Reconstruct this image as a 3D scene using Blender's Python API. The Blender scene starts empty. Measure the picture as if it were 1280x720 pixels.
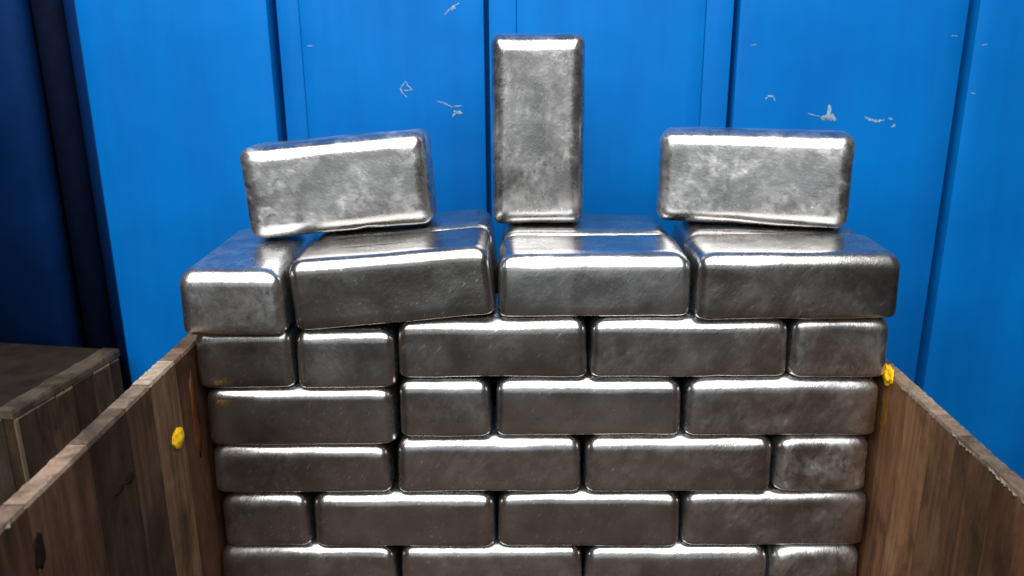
import bpy, bmesh, math, random
from mathutils import Matrix, Vector, Euler, noise

# ------------------------------------------------------------------ camera, world, lamp
scene = bpy.context.scene
COL = scene.collection
cam_data = bpy.data.cameras.new('camera')
cam = bpy.data.objects.new('camera', cam_data)
COL.objects.link(cam)
F_PX, PITCH, YAW, ROLL = 1051.7, 0.29748, -0.00953, -0.00699
fw = Vector((math.sin(YAW) * math.cos(PITCH), math.cos(YAW) * math.cos(PITCH), -math.sin(PITCH)))
rt = Vector((math.cos(YAW), -math.sin(YAW), 0))
up = rt.cross(fw)
rt2 = rt * math.cos(ROLL) + up * math.sin(ROLL)
up2 = -rt * math.sin(ROLL) + up * math.cos(ROLL)
m = Matrix((rt2, up2, -fw)).transposed().to_4x4()
m.translation = Vector((-0.02531, -0.96934, 0.33121))
cam.matrix_world = m
cam_data.sensor_width = 36.0
cam_data.lens = F_PX / 1280 * 36
cam_data.clip_start = 0.02
cam_data.clip_end = 100
cam_data.dof.use_dof = True
cam_data.dof.focus_distance = 1.0
cam_data.dof.aperture_fstop = 5.6
scene.camera = cam

world = bpy.data.worlds.new('World')
scene.world = world
world.use_nodes = True
bg = world.node_tree.nodes['Background']
bg.inputs['Color'].default_value = (0.92, 0.96, 1.0, 1)
bg.inputs['Strength'].default_value = 0.055


def area(name, loc, target, sx, sy, power, color):
    l = bpy.data.lights.new(name, 'AREA')
    l.shape = 'RECTANGLE'
    l.size, l.size_y, l.energy, l.color = sx, sy, power, color
    o = bpy.data.objects.new(name, l)
    o.location = loc
    o.rotation_euler = (Vector(target) - Vector(loc)).to_track_quat('-Z', 'Y').to_euler()
    COL.objects.link(o)
    return o


area('overhead_lamp', (-0.16, -1.00, 1.40), (-0.08, 0.0, 0.1), 2.2, 1.85, 102, (1.0, 0.995, 0.985))
area('front_fill_lamp', (-0.4, -4.2, 0.75), (-0.4, 0, 0.75), 3.4, 2.5, 13.0, (0.88, 0.96, 1.0))  # unseen fill lamp added behind the camera to brighten the upper ingots

scene.view_settings.view_transform = 'Standard'
scene.view_settings.look = 'None'
scene.view_settings.exposure = 0.0
scene.view_settings.gamma = 1.0
scene.view_settings.use_curve_mapping = False
scene.render.engine = 'CYCLES'
scene.cycles.max_bounces = 8
scene.cycles.use_denoising = True


# ------------------------------------------------------------------ helpers
def tag(o, label=None, cat=None, group=None, kind=None):
    if label: o['label'] = label
    if cat: o['category'] = cat
    if group: o['group'] = group
    if kind: o['kind'] = kind
    return o


def empty(name, loc=(0, 0, 0)):
    o = bpy.data.objects.new(name, None)
    o.empty_display_size = 0.05
    o.location = loc
    COL.objects.link(o)
    return o


def link(name, me, parent=None, mats=()):
    for k in mats:
        me.materials.append(k)
    o = bpy.data.objects.new(name, me)
    COL.objects.link(o)
    if parent: o.parent = parent
    return o


def mesh_of(bm, name, smooth=False):
    me = bpy.data.meshes.new(name)
    bmesh.ops.recalc_face_normals(bm, faces=bm.faces)
    for f in bm.faces: f.smooth = smooth
    bm.to_mesh(me)
    bm.free()
    return me


def box_bm(x0, x1, y0, y1, z0, z1, bev=0.0, seg=1):
    bm = bmesh.new()
    bmesh.ops.create_cube(bm, size=1)
    for v in bm.verts:
        v.co = Vector(((x0 + x1) / 2 + v.co.x * (x1 - x0), (y0 + y1) / 2 + v.co.y * (y1 - y0), (z0 + z1) / 2 + v.co.z * (z1 - z0)))
    if bev:
        bmesh.ops.bevel(bm, geom=bm.edges[:], offset=bev, segments=seg, affect='EDGES', profile=0.5)
    return bm


# ------------------------------------------------------------------ materials
class NT:
    def __init__(s, name):
        s.m = bpy.data.materials.new(name)
        s.m.use_nodes = True
        s.t = s.m.node_tree
        s.bsdf = s.t.nodes['Principled BSDF']

    def n(s, typ, **kw):
        nd = s.t.nodes.new(typ)
        for k, v in kw.items():
            if k.startswith('i_'):
                nd.inputs[k[2:].replace('_', ' ')].default_value = v
            else:
                setattr(nd, k, v)
        return nd

    def l(s, a, b):
        s.t.links.new(a, b)

    def coords(s, scale=(1, 1, 1), rot=(0, 0, 0), rnd=True):
        tc = s.n('ShaderNodeTexCoord')
        mp = s.n('ShaderNodeMapping')
        mp.inputs['Scale'].default_value = scale
        mp.inputs['Rotation'].default_value = rot
        s.l(tc.outputs['Object'], mp.inputs['Vector'])
        if not rnd:
            return mp.outputs[0]
        oi = s.n('ShaderNodeObjectInfo')
        mul = s.n('ShaderNodeMath', operation='MULTIPLY')
        mul.inputs[1].default_value = 37.0
        s.l(oi.outputs['Random'], mul.inputs[0])
        add = s.n('ShaderNodeVectorMath', operation='ADD')
        s.l(mp.outputs[0], add.inputs[0])
        s.l(mul.outputs[0], add.inputs[1])
        return add.outputs[0]

    def noise(s, vec, scale, detail=4, rough=0.55, dist=0.0):
        nd = s.n('ShaderNodeTexNoise')
        nd.inputs['Scale'].default_value = scale
        nd.inputs['Detail'].default_value = detail
        nd.inputs['Roughness'].default_value = rough
        nd.inputs['Distortion'].default_value = dist
        s.l(vec, nd.inputs['Vector'])
        return nd.outputs['Fac']

    def ramp(s, fac, stops):
        r = s.n('ShaderNodeValToRGB')
        els = r.color_ramp.elements
        while len(els) < len(stops): els.new(0.5)
        for e, (p, c) in zip(els, stops):
            e.position = p
            e.color = (c, c, c, 1) if isinstance(c, (int, float)) else (*c, 1)
        s.l(fac, r.inputs[0])
        return r.outputs[0]

    def mix(s, fac, a, b, mode='MIX'):
        nd = s.n('ShaderNodeMix', data_type='RGBA', blend_type=mode)
        for sock, val in ((nd.inputs[0], fac), (nd.inputs[6], a), (nd.inputs[7], b)):
            if hasattr(val, 'is_output'): s.l(val, sock)
            elif isinstance(val, (int, float)): sock.default_value = val
            else: sock.default_value = (*val, 1)
        return nd.outputs[2]

    def math(s, op, a, b=None):
        nd = s.n('ShaderNodeMath', operation=op)
        for sock, val in zip(nd.inputs, (a, b)):
            if val is None: continue
            if hasattr(val, 'is_output'): s.l(val, sock)
            else: sock.default_value = val
        return nd.outputs[0]

    def bump(s, h, strength, dist, prev=None):
        b = s.n('ShaderNodeBump')
        b.inputs['Strength'].default_value = strength
        b.inputs['Distance'].default_value = dist
        s.l(h, b.inputs['Height'])
        if prev: s.l(prev, b.inputs['Normal'])
        return b.outputs[0]


def metal_material():
    k = NT('cast_metal')
    v = k.coords()
    oi = k.n('ShaderNodeObjectInfo')
    sep = k.n('ShaderNodeSeparateColor')
    k.l(oi.outputs['Color'], sep.inputs[0])
    amount = sep.outputs[0]                      # how much pale crystalline bloom this bar carries
    blot = k.noise(v, 17, 5, 0.6, 0.3)
    patch = k.ramp(k.noise(v, 21, 4, 0.6, 0.2), [(0.38, 0.0), (0.66, 1.0)])
    mc = k.n('ShaderNodeMapping')
    mc.inputs['Scale'].default_value = (45, 95, 95)
    k.l(k.coords(rot=(0.5, 0.75, 0.6)), mc.inputs['Vector'])
    cryst = k.noise(mc.outputs[0], 1.0, 6, 0.7, 0.4)
    frost = k.math('MULTIPLY', k.math('MULTIPLY', patch, k.ramp(cryst, [(0.36, 0.1), (0.66, 1.0)])), amount)
    fine = k.noise(v, 320, 4, 0.65)
    mp = k.n('ShaderNodeMapping')
    mp.inputs['Scale'].default_value = (62, 300, 300)
    k.l(k.coords(rot=(0.5, 0.75, 0.6)), mp.inputs['Vector'])
    streak = k.noise(mp.outputs[0], 1.0, 3, 0.6)
    scratch = k.ramp(streak, [(0.64, 0.0), (0.70, 1.0)])
    tone = k.ramp(oi.outputs['Random'], [(0.0, (0.40, 0.385, 0.37)), (0.5, (0.49, 0.485, 0.48)), (1.0, (0.58, 0.58, 0.58))])
    dark = k.mix(1.0, tone, (0.80, 0.79, 0.78), 'MULTIPLY')
    c = k.mix(k.ramp(blot, [(0.36, 0.0), (0.62, 1.0)]), dark, tone)
    c = k.mix(k.math('MULTIPLY', frost, 0.7), c, (0.80, 0.80, 0.80))
    c = k.mix(k.math('MULTIPLY', scratch, 0.8), c, (0.90, 0.90, 0.90))
    vo = k.n('ShaderNodeVectorMath', operation='ADD')
    vo.inputs[1].default_value = (7.3, 1.9, 4.1)
    k.l(v, vo.inputs[0])
    stain = k.ramp(k.noise(vo.outputs[0], 15, 5, 0.65, 0.8), [(0.52, 0.0), (0.66, 1.0)])
    c = k.mix(k.math('MULTIPLY', stain, k.math('SUBTRACT', 0.45, k.math('MULTIPLY', amount, 0.36))), c, (0.29, 0.245, 0.22))
    pits = k.ramp(k.noise(v, 130, 2, 0.5), [(0.74, 0.0), (0.78, 1.0)])
    c = k.mix(k.math('MULTIPLY', pits, 0.5), c, (0.12, 0.11, 0.10))
    k.l(c, k.bsdf.inputs['Base Color'])
    k.l(k.math('SUBTRACT', 0.985, k.math('MULTIPLY', frost, 0.14)), k.bsdf.inputs['Metallic'])
    r = k.math('ADD', k.ramp(blot, [(0.3, 0.18), (0.7, 0.26)]), k.math('MULTIPLY', frost, 0.27))
    r = k.math('ADD', r, k.math('MULTIPLY', fine, 0.06))
    k.l(r, k.bsdf.inputs['Roughness'])
    b = k.bump(blot, 0.4, 0.0020)
    b = k.bump(cryst, 0.15, 0.0006, b)
    b = k.bump(fine, 0.14, 0.00018, b)
    b = k.bump(streak, 0.30, 0.0005, b)
    k.l(b, k.bsdf.inputs['Normal'])
    return k.m


def blue_paint():
    k = NT('blue_paint')
    v = k.coords(rnd=False)
    vz = k.coords(scale=(14, 14, 1.2), rnd=True)
    streak = k.noise(vz, 1.0, 5, 0.6)
    big = k.noise(v, 4.0, 3, 0.5)
    c = k.mix(k.ramp(big, [(0.3, 0.0), (0.7, 1.0)]), (0.0005, 0.100, 0.355), (0.0005, 0.130, 0.425))
    c = k.mix(k.math('MULTIPLY', k.ramp(streak, [(0.42, 0.0), (0.72, 1.0)]), 0.40), c, (0.0005, 0.066, 0.26))
    k.l(c, k.bsdf.inputs['Base Color'])
    k.l(k.ramp(streak, [(0.3, 0.42), (0.7, 0.55)]), k.bsdf.inputs['Roughness'])
    k.bsdf.inputs['Specular IOR Level'].default_value = 0.08
    b = k.bump(big, 0.3, 0.02)
    b = k.bump(k.noise(v, 220, 3), 0.12, 0.0006, b)
    k.l(b, k.bsdf.inputs['Normal'])
    return k.m


def wood(name, dark, light, grey, amount=0.3, tones=(0.85, 1.15)):
    k = NT(name)
    v = k.coords()
    vg = k.coords(scale=(38, 38, 2.6))
    grain = k.noise(vg, 1.0, 6, 0.65, 2.5)
    blot = k.noise(v, 16, 6, 0.65, 1.0)
    oi = k.n('ShaderNodeObjectInfo')
    c = k.mix(k.ramp(grain, [(0.32, 0.0), (0.68, 1.0)]), dark, light)
    c = k.mix(k.math('MULTIPLY', k.ramp(blot, [(0.45, 0.0), (0.75, 1.0)]), amount), c, grey)
    stain = k.ramp(k.noise(k.coords(scale=(13, 13, 6)), 1.0, 5, 0.65, 0.6), [(0.46, 0.0), (0.64, 1.0)])
    c = k.mix(k.math('MULTIPLY', stain, 0.72), c, tuple(a * 0.35 for a in dark))
    tone = k.ramp(oi.outputs['Random'], [(0.0, tones[0]), (1.0, tones[1])])
    c = k.mix(1.0, c, tone, 'MULTIPLY')
    c = k.mix(1.0, c, oi.outputs['Color'], 'MULTIPLY')
    k.l(c, k.bsdf.inputs['Base Color'])
    k.bsdf.inputs['Roughness'].default_value = 0.8
    k.bsdf.inputs['Specular IOR Level'].default_value = 0.12
    b = k.bump(grain, 0.5, 0.0012)
    b = k.bump(k.noise(v, 160, 4), 0.3, 0.0006, b)
    k.l(b, k.bsdf.inputs['Normal'])
    return k.m


def plain(name, col, rough=0.6, nscale=60, var=0.25, bumpd=0.0005):
    k = NT(name)
    v = k.coords()
    n = k.noise(v, nscale, 5, 0.6)
    c = k.mix(k.ramp(n, [(0.3, 0.0), (0.7, 1.0)]), tuple(a * (1 - var) for a in col), tuple(min(1, a * (1 + var)) for a in col))
    k.l(c, k.bsdf.inputs['Base Color'])
    k.bsdf.inputs['Roughness'].default_value = rough
    k.bsdf.inputs['Specular IOR Level'].default_value = 0.08
    k.l(k.bump(n, 0.4, bumpd), k.bsdf.inputs['Normal'])
    return k.m


METAL = metal_material()
BLUE = blue_paint()
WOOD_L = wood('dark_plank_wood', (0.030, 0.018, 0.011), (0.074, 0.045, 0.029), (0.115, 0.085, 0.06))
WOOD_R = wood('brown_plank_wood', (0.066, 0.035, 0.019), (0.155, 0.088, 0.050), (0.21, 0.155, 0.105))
WOOD_C = wood('crate_plank_wood', (0.022, 0.016, 0.011), (0.055, 0.040, 0.027), (0.08, 0.065, 0.05))
END = wood('worn_plank_edge', (0.10, 0.082, 0.066), (0.20, 0.165, 0.133), (0.14, 0.125, 0.11), 0.5, (0.8, 1.1))
LID = plain('dark_lid_board', (0.020, 0.015, 0.011), 0.7, 18, 0.4)  # dark mottled brown for the whole lid
SHADE_DARK = plain('dark_shade', (0.0006, 0.003, 0.014), 0.8)  # near-black blue, paints the deepest shadow at the wall's left end
SHADE_DARK.node_tree.nodes['Principled BSDF'].inputs['Specular IOR Level'].default_value = 0.08
YELLOW = plain('yellow_foam', (0.62, 0.36, 0.012), 0.9, 140, 0.3, 0.0006)
YELLOW.node_tree.nodes['Principled BSDF'].inputs['Specular IOR Level'].default_value = 0.1
ORANGE = plain('orange_stain', (0.075, 0.026, 0.010), 0.6, 30, 0.4)
AMBER = plain('amber_stain', (0.17, 0.085, 0.022), 0.55, 60, 0.4)
PRIMER = plain('grey_primer', (0.19, 0.27, 0.35), 0.7, 180, 0.5)
SHADED_BLUE = plain('shaded_blue', (0.0006, 0.015, 0.072), 0.7, 8, 0.2)  # darkened blue standing in for shadow at the wall's left end
SHADED_BLUE.node_tree.nodes['Principled BSDF'].inputs['Specular IOR Level'].default_value = 0.08
CONCRETE = plain('concrete', (0.022, 0.018, 0.016), 0.8, 12, 0.3, 0.002)

# ------------------------------------------------------------------ ground
FLOOR_Z = -0.545
bm = bmesh.new()
g = 8.0
vs = [bm.verts.new(c) for c in ((-g, -g, FLOOR_Z), (g, -g, FLOOR_Z), (g, g, FLOOR_Z), (-g, g, FLOOR_Z))]
bm.faces.new(vs)
tag(link('ground', mesh_of(bm, 'ground'), None, [CONCRETE]), kind='structure')

# ------------------------------------------------------------------ blue ribbed wall
WY, W0, W1 = 0.42, FLOOR_Z + 0.002, 1.35
wall = empty('metal_wall', (0, WY, FLOOR_Z))
tag(wall, 'bright blue painted ribbed metal wall with scratches behind the stacked ingots', 'wall')
WI = Matrix.Translation(-Vector((0, WY, FLOOR_Z)))


def wall_sheet(name, x0, x1, yf, thick, mat, bev=0.003, seed=0):
    """upright sheet, front at yf, gently dished like thin steel"""
    bm = bmesh.new()
    nx, nz = max(2, int((x1 - x0) / 0.025)), 40
    xs = [x0, x0 + bev * 0.3, x0 + bev] + [x0 + bev + (x1 - x0 - 2 * bev) * i / nx for i in range(1, nx)] + [x1 - bev, x1 - bev * 0.3, x1]
    ins = {0: bev, 1: bev * 0.35, len(xs) - 1: bev, len(xs) - 2: bev * 0.35}
    grid = []
    for i, x in enumerate(xs):
        row = []
        for j in range(nz + 1):
            z = W0 + (W1 - W0) * j / nz
            w = 0.0003 * noise.noise(Vector((x * 5 + seed * 3.1, z * 2.2, seed)))
            row.append(bm.verts.new((x, yf + ins.get(i, 0.0) + (w if 2 <= i <= len(xs) - 3 else 0), z)))
        grid.append(row)
    for i in range(len(xs) - 1):
        for j in range(nz):
            bm.faces.new((grid[i][j], grid[i + 1][j], grid[i + 1][j + 1], grid[i][j + 1]))
    for row in (grid[0], grid[-1]):           # returns going back
        back = [bm.verts.new((v.co.x, yf + thick, v.co.z)) for v in row]
        for j in range(nz):
            bm.faces.new((row[j], row[j + 1], back[j + 1], back[j]))
    bm.transform(WI)
    bmesh.ops.recalc_face_normals(bm, faces=bm.faces)
    me = bpy.data.meshes.new(name)
    for f in bm.faces: f.smooth = True
    bm.to_mesh(me)
    bm.free()
    return link(name, me, wall, [mat])


G = 0.055
for i, (a, b) in enumerate(((-0.723, -0.421), (-0.3705, -0.080), (-0.0285, 0.2685), (0.322, 0.678), (0.695, 1.30))):
    wall_sheet('wall_panel', a, b, WY, G, BLUE, 0.0016, i)
for i, (a, b) in enumerate(((-0.406, -0.3710), (-0.072, -0.0290), (0.2690, 0.312))):
    wall_sheet('rib_strip', a, b, WY + 0.0012, G - 0.001, BLUE, 0.0012, 9 + i)
bm = box_bm(-1.3, 1.31, WY + G, WY + G + 0.02, W0, W1)
bm.transform(WI)
link('backing_sheet', mesh_of(bm, 'backing_sheet'), wall, [BLUE])


def prism(name, pts, z0, z1, mat, parent, inv=None):
    bm = bmesh.new()
    lo = [bm.verts.new((x, y, z0)) for x, y in pts]
    hi = [bm.verts.new((x, y, z1)) for x, y in pts]
    n = len(pts)
    for i in range(n):
        bm.faces.new((lo[i], lo[(i + 1) % n], hi[(i + 1) % n], hi[i]))
    bm.faces.new(lo[::-1]); bm.faces.new(hi)
    if inv: bm.transform(inv)
    return link(name, mesh_of(bm, name), parent, [mat])


# left edge of the wall: lip, strip and post, shadow painted in by their dark colours
def arc(cx, cy, rx, ry, a0, a1, n=8):
    return [(cx + rx * math.cos(math.radians(a0 + (a1 - a0) * i / n)), cy + ry * math.sin(math.radians(a0 + (a1 - a0) * i / n))) for i in range(n + 1)]


def smooth(o):
    for f in o.data.polygons: f.use_smooth = len(f.vertices) == 4
    return o


YB = WY + G - 0.0005
smooth(prism('shaded_lip', [(-0.7236, YB)] + [(-0.7236, WY + 0.006)] + arc(-0.7236, WY + 0.040, 0.033, 0.034, 90 + 180, 180, 10) + [(-0.7566, YB)], W0, W1, SHADED_BLUE, wall, WI))
smooth(prism('shade_strip', [(-0.757, YB)] + arc(-0.786, WY + 0.052, 0.029, 0.034, 0, -180, 14) + [(-0.815, YB)], W0, W1, SHADE_DARK, wall, WI))
smooth(prism('shaded_post', [(-0.8155, YB)] + arc(-0.8445, WY + 0.026, 0.029, 0.026, 0, -90, 10) + [(-1.00, WY), (-1.00, YB)], W0, W1, SHADED_BLUE, wall, WI))

rng = random.Random(4)


def chip(strokes):
    """flaked paint: ragged ribbons of bare primer, strokes = [(points, width)]"""
    bm = bmesh.new()
    for si, (pts, w) in enumerate(strokes):
        yc = WY - 0.0005 - 0.0002 * si
        P = []
        for (x0, z0), (x1, z1) in zip(pts, pts[1:]):
            for t in range(6):
                P.append((x0 + (x1 - x0) * t / 6, z0 + (z1 - z0) * t / 6))
        P.append(pts[-1])
        prev = None
        for i, (x, z) in enumerate(P):
            q = P[min(i + 1, len(P) - 1)]; o = P[max(i - 1, 0)]
            d = Vector((q[0] - o[0], q[1] - o[1]))
            if d.length < 1e-9: d = Vector((1, 0))
            d.normalize()
            end = math.sin(math.pi * min(1, max(0.02, (i + .4) / len(P)))) ** 0.5
            a, b = (w * end * rng.uniform(0.25, 1.0) for _ in range(2))
            c = (bm.verts.new((x - d.y * a, yc, z + d.x * a)), bm.verts.new((x + d.y * b, yc, z - d.x * b)))
            if prev: bm.faces.new((prev[0], prev[1], c[1], c[0]))
            prev = c
    bm.transform(WI)
    return link('paint_chip', mesh_of(bm, 'paint_chip'), wall, [PRIMER])


chip([([(-0.207, 0.254), (-0.216, 0.243), (-0.214, 0.236), (-0.205, 0.228)], 0.0014), ([(-0.207, 0.254), (-0.204, 0.247), (-0.197, 0.240)], 0.0016), ([(-0.213, 0.239), (-0.198, 0.240)], 0.0011)])
chip([([(-0.158, 0.222), (-0.146, 0.219), (-0.133, 0.212)], 0.0015), ([(-0.134, 0.213), (-0.118, 0.215)], 0.0016), ([(-0.131, 0.206), (-0.117, 0.203)], 0.0042), ([(-0.134, 0.196), (-0.127, 0.205)], 0.0016)])
chip([([(-0.142, 0.355), (-0.130, 0.366), (-0.118, 0.372)], 0.0013), ([(-0.131, 0.363), (-0.124, 0.365)], 0.003)])
chip([([(0.372, 0.222), (0.377, 0.227), (0.384, 0.226), (0.388, 0.219)], 0.0022)])
chip([([(0.464, 0.192), (0.476, 0.194), (0.489, 0.189)], 0.0078), ([(0.475, 0.193), (0.4765, 0.213)], 0.0042), ([(0.442, 0.199), (0.449, 0.197), (0.462, 0.194)], 0.0012), ([(0.470, 0.192), (0.484, 0.197)], 0.004)])
chip([([(0.535, 0.193), (0.545, 0.188), (0.556, 0.186), (0.567, 0.188)], 0.0030)])
chip([([(0.574, 0.191), (0.580, 0.188)], 0.0024), ([(0.579, 0.177), (0.586, 0.180)], 0.0028)])
for x, z in ((0.347, 0.306), (0.662, 0.318), (0.711, 0.303), (0.705, 0.230), (-0.357, 0.309)):
    chip([([(x - 0.005, z), (x + 0.004, z + rng.uniform(-0.002, 0.002))], 0.0009)])


# ------------------------------------------------------------------ wooden box round the stack
BASE_Z = -0.404
pbox = empty('pallet_box', (0, -0.15, FLOOR_Z))
tag(pbox, 'open wooden plank box holding the stacked ingots, its worn top edges bare', 'wooden box')
BI = Matrix.Translation(-Vector((0, -0.15, FLOOR_Z)))


def plank(name, x0, x1, y0, y1, z0, z1, mat, parent, inv, seed, rag=0.0011):
    """upright plank with a ragged sawn top edge; top faces take the worn edge material"""
    r = random.Random(seed)
    along_y = (y1 - y0) > (x1 - x0)
    n = 14
    bm = bmesh.new()
    rings = []
    for i in range(n + 1):
        t = i / n
        k_ = 0.0 if i in (0, n) else 1.0
        tz = [z1 + k_ * r.uniform(-rag, rag) * 0.6 for _ in range(2)]
        e = 0.0
        off = [k_ * r.uniform(-rag, rag) * 0.5 for _ in range(2)]
        cols = []
        for s in (0, 1):
            if along_y:
                y = y0 + (y1 - y0) * t
                x = (x0 + e, x1 - e)[s] if e else (x0, x1)[s]
                sgn = 1 if s == 0 else -1
                cols.append(((x, y, z0), (x + sgn * 0.0, y, z1 - 0.004), (x + sgn * (0.001 + abs(off[s])), y, tz[s] - e)))
            else:
                x = x0 + (x1 - x0) * t
                y = (y0 + e, y1 - e)[s] if e else (y0, y1)[s]
                sgn = 1 if s == 0 else -1
                cols.append(((x, y, z0), (x, y, z1 - 0.004), (x, y + sgn * (0.001 + abs(off[s])), tz[s] - e)))
        rings.append([[bm.verts.new(c) for c in col] for col in cols])
    for i in range(n):
        A, B = rings[i], rings[i + 1]
        for s in (0, 1):
            for k in (0, 1):
                f = bm.faces.new((A[s][k], B[s][k], B[s][k + 1], A[s][k + 1]))
                f.material_index = k
        f = bm.faces.new((A[0][2], B[0][2], B[1][2], A[1][2])); f.material_index = 1
        bm.faces.new((A[0][0], B[0][0], B[1][0], A[1][0]))
    for R in (rings[0], rings[-1]):
        for k in (0, 1):
            bm.faces.new((R[0][k], R[1][k], R[1][k + 1], R[0][k + 1]))
    bm.transform(inv)
    return link(name, mesh_of(bm, name), parent, [mat, END])


def side(x0, x1, ztop, cuts, mat, seed, tones, slope=0.0):
    r = random.Random(seed)
    for i, (a, b) in enumerate(zip(cuts, cuts[1:])):
        dx = r.uniform(-0.0002, 0.0002)
        z = ztop + slope * ((a + b) / 2) + r.uniform(-0.0005, 0.0005)
        o = plank('side_plank', x0 + dx, x1 + dx, b + 0.0004, a - 0.0003, BASE_Z - 0.02, z, mat, pbox, BI, seed * 50 + i)
        o.color = (*tones[i % len(tones)], 1)


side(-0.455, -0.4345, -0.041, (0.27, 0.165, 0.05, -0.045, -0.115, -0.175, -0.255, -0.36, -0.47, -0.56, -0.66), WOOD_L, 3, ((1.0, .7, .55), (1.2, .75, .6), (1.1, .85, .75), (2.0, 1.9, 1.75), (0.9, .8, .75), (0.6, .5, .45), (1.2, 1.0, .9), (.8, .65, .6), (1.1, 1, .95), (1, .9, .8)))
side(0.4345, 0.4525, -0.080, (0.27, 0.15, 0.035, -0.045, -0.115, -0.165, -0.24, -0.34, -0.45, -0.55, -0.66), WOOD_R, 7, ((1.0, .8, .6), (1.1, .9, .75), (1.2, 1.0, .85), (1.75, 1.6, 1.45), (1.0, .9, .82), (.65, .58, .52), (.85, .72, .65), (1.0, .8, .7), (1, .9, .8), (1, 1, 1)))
for i in range(8):
    a = -0.4335 + i * 0.10837
    plank('back_plank', a + 0.0006, a + 0.1077, 0.262, 0.28, BASE_Z - 0.02, -0.008, WOOD_L, pbox, BI, 900 + i)
for i in range(9):
    b = 0.2615 - i * 0.1023
    bm = box_bm(-0.4335, 0.4335, b - 0.1005, b, BASE_Z - 0.02, BASE_Z, 0.001)
    bm.transform(BI)
    link('base_board', mesh_of(bm, 'base_board'), pbox, [WOOD_L])
for x in (-0.38, 0.0, 0.38):
    bm = box_bm(x - 0.05, x + 0.05, -0.65, 0.27, FLOOR_Z + 0.001, BASE_Z - 0.0205, 0.002)
    bm.transform(BI)
    link('pallet_runner', mesh_of(bm, 'pallet_runner'), pbox, [WOOD_L])
# splintered fringe along the inner top edges
bm = bmesh.new()
r = random.Random(12)
for xi, zt, sg, n in ((0.4345, -0.080, -1, 70), (-0.4345, -0.041, 1, 8)):
    for i in range(n):
        y = r.uniform(-0.60, -0.03)
        ln, wd, hz = r.uniform(0.006, 0.022), r.uniform(0.0006, 0.0014), r.uniform(0.001, 0.0045)
        z = zt - r.uniform(0.0015, 0.004)
        o = sg * r.uniform(0.0, 0.0015)
        a = bm.verts.new((xi - sg * 0.001, y, z)); b = bm.verts.new((xi - sg * 0.001, y + ln, z + 0.001))
        c = bm.verts.new((xi + o, y + ln * 0.45, z - hz)); d = bm.verts.new((xi + o + sg * wd, y + ln * 0.4, z - hz * 0.4))
        for f in ((a, b, d), (a, d, c), (d, b, c), (a, c, b)): bm.faces.new(f)
bm.transform(BI)
tag(link('splinter_fringe', mesh_of(bm, 'splinter_fringe'), pbox, [END]), kind='stuff')


def blob(name, loc, size, mat, seed, parent=None, sub=3, amp=0.25):
    bm = bmesh.new()
    bmesh.ops.create_icosphere(bm, subdivisions=sub, radius=1)
    for v in bm.verts:
        d = 1 + amp * noise.noise(v.co * 1.7 + Vector((seed, 0, 0))) + amp * 0.4 * noise.noise(v.co * 4 + Vector((0, seed, 0)))
        v.co = Vector((v.co.x * size[0], v.co.y * size[1], v.co.z * size[2])) * d
    o = link(name, mesh_of(bm, name, True), parent, [mat])
    o.location = loc
    return o


tag(blob('foam_dab', (-0.4335, -0.066, -0.131), (0.0055, 0.0150, 0.0125), YELLOW, 2, sub=4, amp=0.18),
    'small round dab of yellow foam on the inner face of the left box side', 'foam')
tag(blob('foam_lump', (0.4335, 0.006, -0.083), (0.005, 0.012, 0.012), YELLOW, 5, sub=4, amp=0.4),
    'lump of yellow foam in the corner between the stack and the right box side', 'foam')
tag(blob('foam_smear', (0.4347, 0.006, -0.128), (0.0006, 0.010, 0.034), AMBER, 8, sub=4, amp=0.35),
    'thin yellow smear running down the right box side below the foam lump', 'foam')
tag(blob('orange_smear', (-0.4345, -0.006, -0.135), (0.0014, 0.010, 0.055), ORANGE, 3, amp=0.5),
    'orange smear on the left box side beside the edge of the stack', 'smear')

KNOT = plain('dark_knot', (0.010, 0.006, 0.004), 0.8, 90, 0.4)
for kx, ky, kz, a, b, sd in ((-0.4345, -0.354, -0.091, 0.008, 0.016, 3), (-0.4345, -0.189, -0.115, 0.010, 0.006, 6), (-0.4345, -0.211, -0.115, 0.012, 0.0035, 7)):
    o = blob('knot', (kx, ky + 0.15, kz - FLOOR_Z), (0.0008, a, b), KNOT, sd, pbox, 3, 0.5)

# ------------------------------------------------------------------ the crate behind, on the left
CZ = -0.18
ca, cb = Vector((-0.743, 0.110)), Vector((-0.703, 0.353))
ang = math.atan2((cb - ca).x, (cb - ca).y)
CL = (cb - ca).length
crate = empty('wooden_crate', (ca.x, ca.y, FLOOR_Z))
crate.rotation_euler = (0, 0, -ang)
tag(crate, 'dark closed wooden crate with a dark lid standing against the blue wall at left', 'crate')
ID = Matrix.Translation((0, 0, -FLOOR_Z))
cuts = (0.0, 0.045, 0.088, 0.126, 0.176, 0.222, CL)
for i, (a, b) in enumerate(zip(cuts, cuts[1:])):
    gap = 0.003 if i == 4 else 0.0006
    o = plank('side_plank', -0.018 + (0.001 if i % 2 else 0), 0.0 - (0.0015 if i % 2 else 0.0), a + 0.0006, b - gap, FLOOR_Z + 0.002, CZ - 0.0115 - (0.001 * (i % 3)), WOOD_C, crate, ID, 300 + i, 0.002)
    o.color = (*((1.0, .8, .65), (1.7, 1.35, 1.1), (1.3, 1.0, .8), (.75, .6, .5), (1.5, 1.25, 1.0), (.8, .7, .6))[i], 1)
for i in range(4):
    plank('front_plank', -0.0195 - 0.09 * (i + 1), -0.0195 - 0.09 * i - 0.001, 0.001, 0.019, FLOOR_Z + 0.002, CZ - 0.0115, WOOD_C, crate, ID, 330 + i, 0.002)
bm = box_bm(-0.385, -0.030, 0.004, CL, CZ - 0.011, CZ, 0.0015)
bm.transform(ID)
link('lid', mesh_of(bm, 'lid'), crate, [LID])
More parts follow.
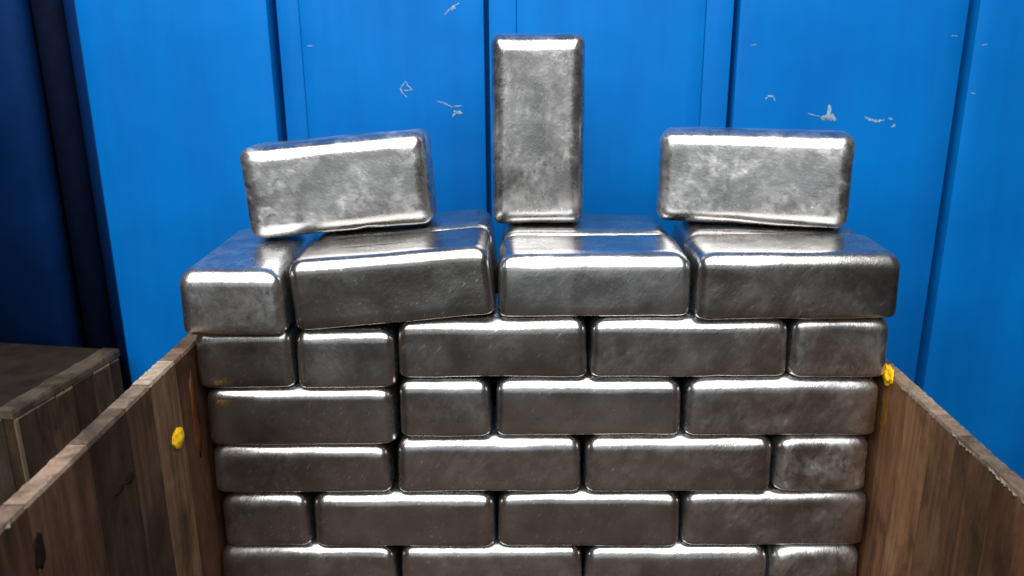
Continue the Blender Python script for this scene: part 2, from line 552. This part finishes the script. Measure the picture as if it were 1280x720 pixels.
o = plank('lid_edge', -0.0295, 0.0005, -0.001, CL + 0.001, CZ - 0.011, CZ + 0.001, END, crate, ID, 360, 0.0025)
o.color = (0.62, 0.56, 0.48, 1)
o = plank('corner_batten', 0.0005, 0.0035, -0.0012, 0.0045, FLOOR_Z + 0.002, CZ - 0.0112, END, crate, ID, 361)
o.color = (0.7, 0.6, 0.5, 1)

# ------------------------------------------------------------------ ingots
IL, IW, IH = 0.2395, 0.1205, 0.0790


def ring(a, b, rc, z):
    pts = []
    nl, ns, nc = 12, 7, 6
    def corner(cx, cy, a0):
        for i in range(nc + 1):
            t = a0 + math.pi / 2 * i / nc
            pts.append((cx + rc * math.cos(t), cy + rc * math.sin(t), z))
    def line(p, q, n):
        for i in range(1, n):
            pts.append((p[0] + (q[0] - p[0]) * i / n, p[1] + (q[1] - p[1]) * i / n, z))
    x, y = a - rc, b - rc
    corner(x, y, 0);             line((x, b), (-x, b), nl)
    corner(-x, y, math.pi / 2);  line((-a, y), (-a, -y), ns)
    corner(-x, -y, math.pi);     line((-x, -b), (x, -b), nl)
    corner(x, -y, 1.5 * math.pi); line((a, -y), (a, y), ns)
    return pts


def ingot_mesh(seed, L=IL, W=IW, H=IH, R=0.0195):
    """cast bar: mould-bottom face (+z) with fat round edges, other face with tight edges"""
    rg = random.Random(seed)
    R *= rg.uniform(0.9, 1.15)
    rb, rc, draft = 0.0065, 0.0135 * rg.uniform(0.85, 1.15), 0.0012
    prof = [(0.0, t) for t in (0.053, 0.038, 0.022, 0.011)]
    for i in range(5):
        t = math.pi / 2 * i / 4
        prof.append((rb * (1 - math.cos(t)), rb * (1 - math.sin(t))))
    for i in range(1, 7):
        f = i / 7
        prof.append((rb + (H - R - rb) * f, draft * f))
    for i in range(9):
        t = math.pi / 2 * i / 8
        prof.append((H - R + R * math.sin(t), draft + R * (1 - math.cos(t))))
    prof += [(H, t) for t in (0.027, 0.034, 0.043, 0.053)]
    bm = bmesh.new()
    rings = []
    off = Vector((rg.uniform(-50, 50), rg.uniform(-50, 50), rg.uniform(-50, 50)))
    dents = [(Vector((rg.choice((-1, 1)) * rg.uniform(0.2, 1) * L / 2, rg.choice((-1, 1)) * W / 2, rg.choice((0.1, 0.9, 1.0)) * H)), rg.uniform(0.006, 0.015), rg.uniform(0.001, 0.0034)) for _ in range(10)]
    for z, ins in prof:
        vs = []
        for c in ring(L / 2 - ins, W / 2 - ins, max(rc - ins * 0.3, 0.0035), z):
            p = Vector(c)
            w = Vector((noise.noise(p * 13 + off), noise.noise(p * 13 - off), noise.noise(p * 13 + off.yzx)))
            w2 = Vector((noise.noise(p * 55 + off), noise.noise(p * 55 - off), noise.noise(p * 55 + off.zxy)))
            q = p + w * 0.0014 + w2 * 0.00045
            for dc, dr, da in dents:
                k = (p - dc).length / dr
                if k < 1: q += (Vector((0, 0, H / 2)) - p).normalized() * da * (1 - k * k) ** 2
            vs.append(bm.verts.new(q))
        rings.append(vs)
    n = len(rings[0])
    for A, B in zip(rings, rings[1:]):
        for i in range(n):
            bm.faces.new((A[i], A[(i + 1) % n], B[(i + 1) % n], B[i]))
    bm.faces.new(rings[0][::-1]); bm.faces.new(rings[-1])
    return mesh_of(bm, 'metal_ingot', True)


GROUP = 'cast metal ingots stacked in the wooden box'
seed = [100]
jr = random.Random(77)


def ingot(label, matrix, H=IH, L=IL, W=IW, R=0.0195, bloom=None):
    seed[0] += 1
    o = link('metal_ingot', ingot_mesh(seed[0], L, W, H, R), None, [METAL])
    o.matrix_world = matrix
    b = jr.uniform(0.04, 0.22) + max(0.0, (matrix.translation.x - 0.05)) * 0.9 if bloom is None else bloom
    o.color = (b, b, b, 1)
    return tag(o, label, 'ingot', GROUP)


def T(x, y, z): return Matrix.Translation((x, y, z))
def RX(d): return Matrix.Rotation(math.radians(d), 4, 'X')
def RY(d): return Matrix.Rotation(math.radians(d), 4, 'Y')
def RZ(d): return Matrix.Rotation(math.radians(d), 4, 'Z')


def flat(x0, x1, z, end, label, H=IH, y0=0.0, yaw=None, roll=0.0, bloom=None):
    w = x1 - x0 - jr.choice((0.001, 0.002, 0.005))
    y0 += jr.uniform(-0.006, -0.002)
    yaw = jr.uniform(-0.5, 0.5) if yaw is None else yaw
    cx = (x0 + x1) / 2
    if end:
        return ingot(label, T(cx, y0 + IL / 2, z) @ RZ(90 + yaw) @ RX(roll), H, IL, min(w, 0.1245), bloom=bloom)
    return ingot(label, T(cx, y0 + IW / 2, z) @ RZ(yaw) @ RY(-roll), H, min(w, 0.2445), IW, bloom=bloom)


ROW = 'row of the stack'
# row heights (bottom of each row), z
Z6, Z5, Z4, Z3, Z2, Z1 = -0.404, -0.3245, -0.2435, -0.163, -0.083, -0.004
# lowest visible row
flat(-0.430, -0.192, Z6, 0, 'long ingot at far left of the lowest visible row')
flat(-0.190, 0.058, Z6, 0, 'long ingot second from left in the lowest visible row')
flat(0.060, 0.306, Z6, 0, 'long ingot third from left in the lowest visible row')
flat(0.307, 0.428, Z6, 1, 'short end ingot with pale mottled face at far right of the lowest visible row', bloom=0.9)
# second row up
flat(-0.420, -0.302, Z5, 1, 'short end ingot at far left of the second row from the bottom')
flat(-0.300, -0.058, Z5, 0, 'long ingot beside the short left end in the second row from the bottom')
flat(-0.056, 0.186, Z5, 0, 'long middle ingot right of centre in the second row from the bottom')
flat(0.188, 0.431, Z5, 0, 'long ingot against the right box side in the second row from the bottom')
# third row up
flat(-0.427, -0.190, Z4, 0, 'thinnest long ingot, at far left of the third row from the bottom', H=0.0675)
flat(-0.188, 0.056, Z4, 0, 'long ingot left of centre in the third row from the bottom')
flat(0.058, 0.299, Z4, 0, 'long ingot right of centre in the third row from the bottom')
flat(0.301, 0.426, Z4, 1, 'short end ingot with mottled face at far right of the third row from the bottom', bloom=0.9)
# fourth row up
flat(-0.427, -0.182, Z4 + 0.0685, 0, 'long ingot resting directly on the thinnest ingot at far left')
flat(-0.181, -0.061, Z3, 1, 'only short end ingot in the fourth row from the bottom, second from left')
flat(-0.059, 0.181, Z3, 0, 'long middle ingot in the fourth row from the bottom, right of the short end ingot')
flat(0.183, 0.427, Z3, 0, 'long ingot beside the yellow foam, at the right end of its row')
# fifth row up, just under the big top row
flat(-0.429, -0.306, Z2 - 0.013, 1, 'short end ingot at far left, directly under the end-on top row ingot')
flat(-0.304, -0.180, Z2 - 0.013, 1, 'short end ingot second from left in the row under the tilted ingot')
flat(-0.178, 0.059, Z2, 0, 'long ingot left of centre in the row directly under the big top row')
flat(0.061, 0.306, Z2, 0, 'long ingot right of centre in the row directly under the big top row')
flat(0.308, 0.430, Z2, 1, 'short end ingot at far right, just above the yellow foam')
# top full row
flat(-0.434, -0.306, Z1 - 0.013, 1, 'end-on ingot at the far left of the top row with its long upper face visible', y0=-0.024, yaw=0.6, H=0.081, bloom=0.4)
for y0, lab in ((-0.006, 'tilted long ingot at the front of the top row, second from left'), (0.116, 'tilted ingot behind the tilted front one, under the upper left loose ingot')):
    flat(-0.300, -0.055, -0.0075, 0, lab, y0=y0, yaw=0.9, roll=4.5, H=0.087)
flat(-0.053, 0.183, Z1 + 0.0005, 0, 'long centre ingot at the front of the top row with thin bright scratches', y0=0.002, yaw=0.0)
flat(-0.053, 0.183, Z1 - 0.0005, 0, 'ingot behind the centre front ingot with the upright ingot standing on it', y0=0.129, yaw=0.0)
flat(0.186, 0.431, Z1, 0, 'long ingot at the right front of the top row, with white shine on top', y0=-0.010, yaw=0.0, H=0.081)
flat(0.193, 0.430, Z1 + 0.002, 0, 'ingot behind the right front ingot, mostly hidden under the upper right loose ingot', y0=0.111, yaw=0.0)
# loose ingots on top
ingot('upper left loose ingot lying on its long edge, tilted, bright face forward',
      T(-0.2585, 0.176, 0.0735) @ RZ(1) @ RY(-4.8) @ RX(-3.5) @ T(0, 0, 0.0615) @ RX(90), IH, 0.244, 0.123, bloom=0.9)
ingot('upright ingot standing on end at the top centre of the stack',
      T(0.0, 0.222, 0.0755) @ RX(-0.6) @ T(0, 0, 0.1255) @ RX(90) @ RZ(90), IH, 0.251, 0.125, bloom=0.65)
ingot('upper right loose ingot lying on its long edge with a scratched bright face',
      T(0.294, 0.190, 0.0770) @ RZ(-13) @ RY(0.3) @ RX(-3.5) @ T(0, 0, 0.0620) @ RX(90), IH, 0.248, 0.124, bloom=0.9)
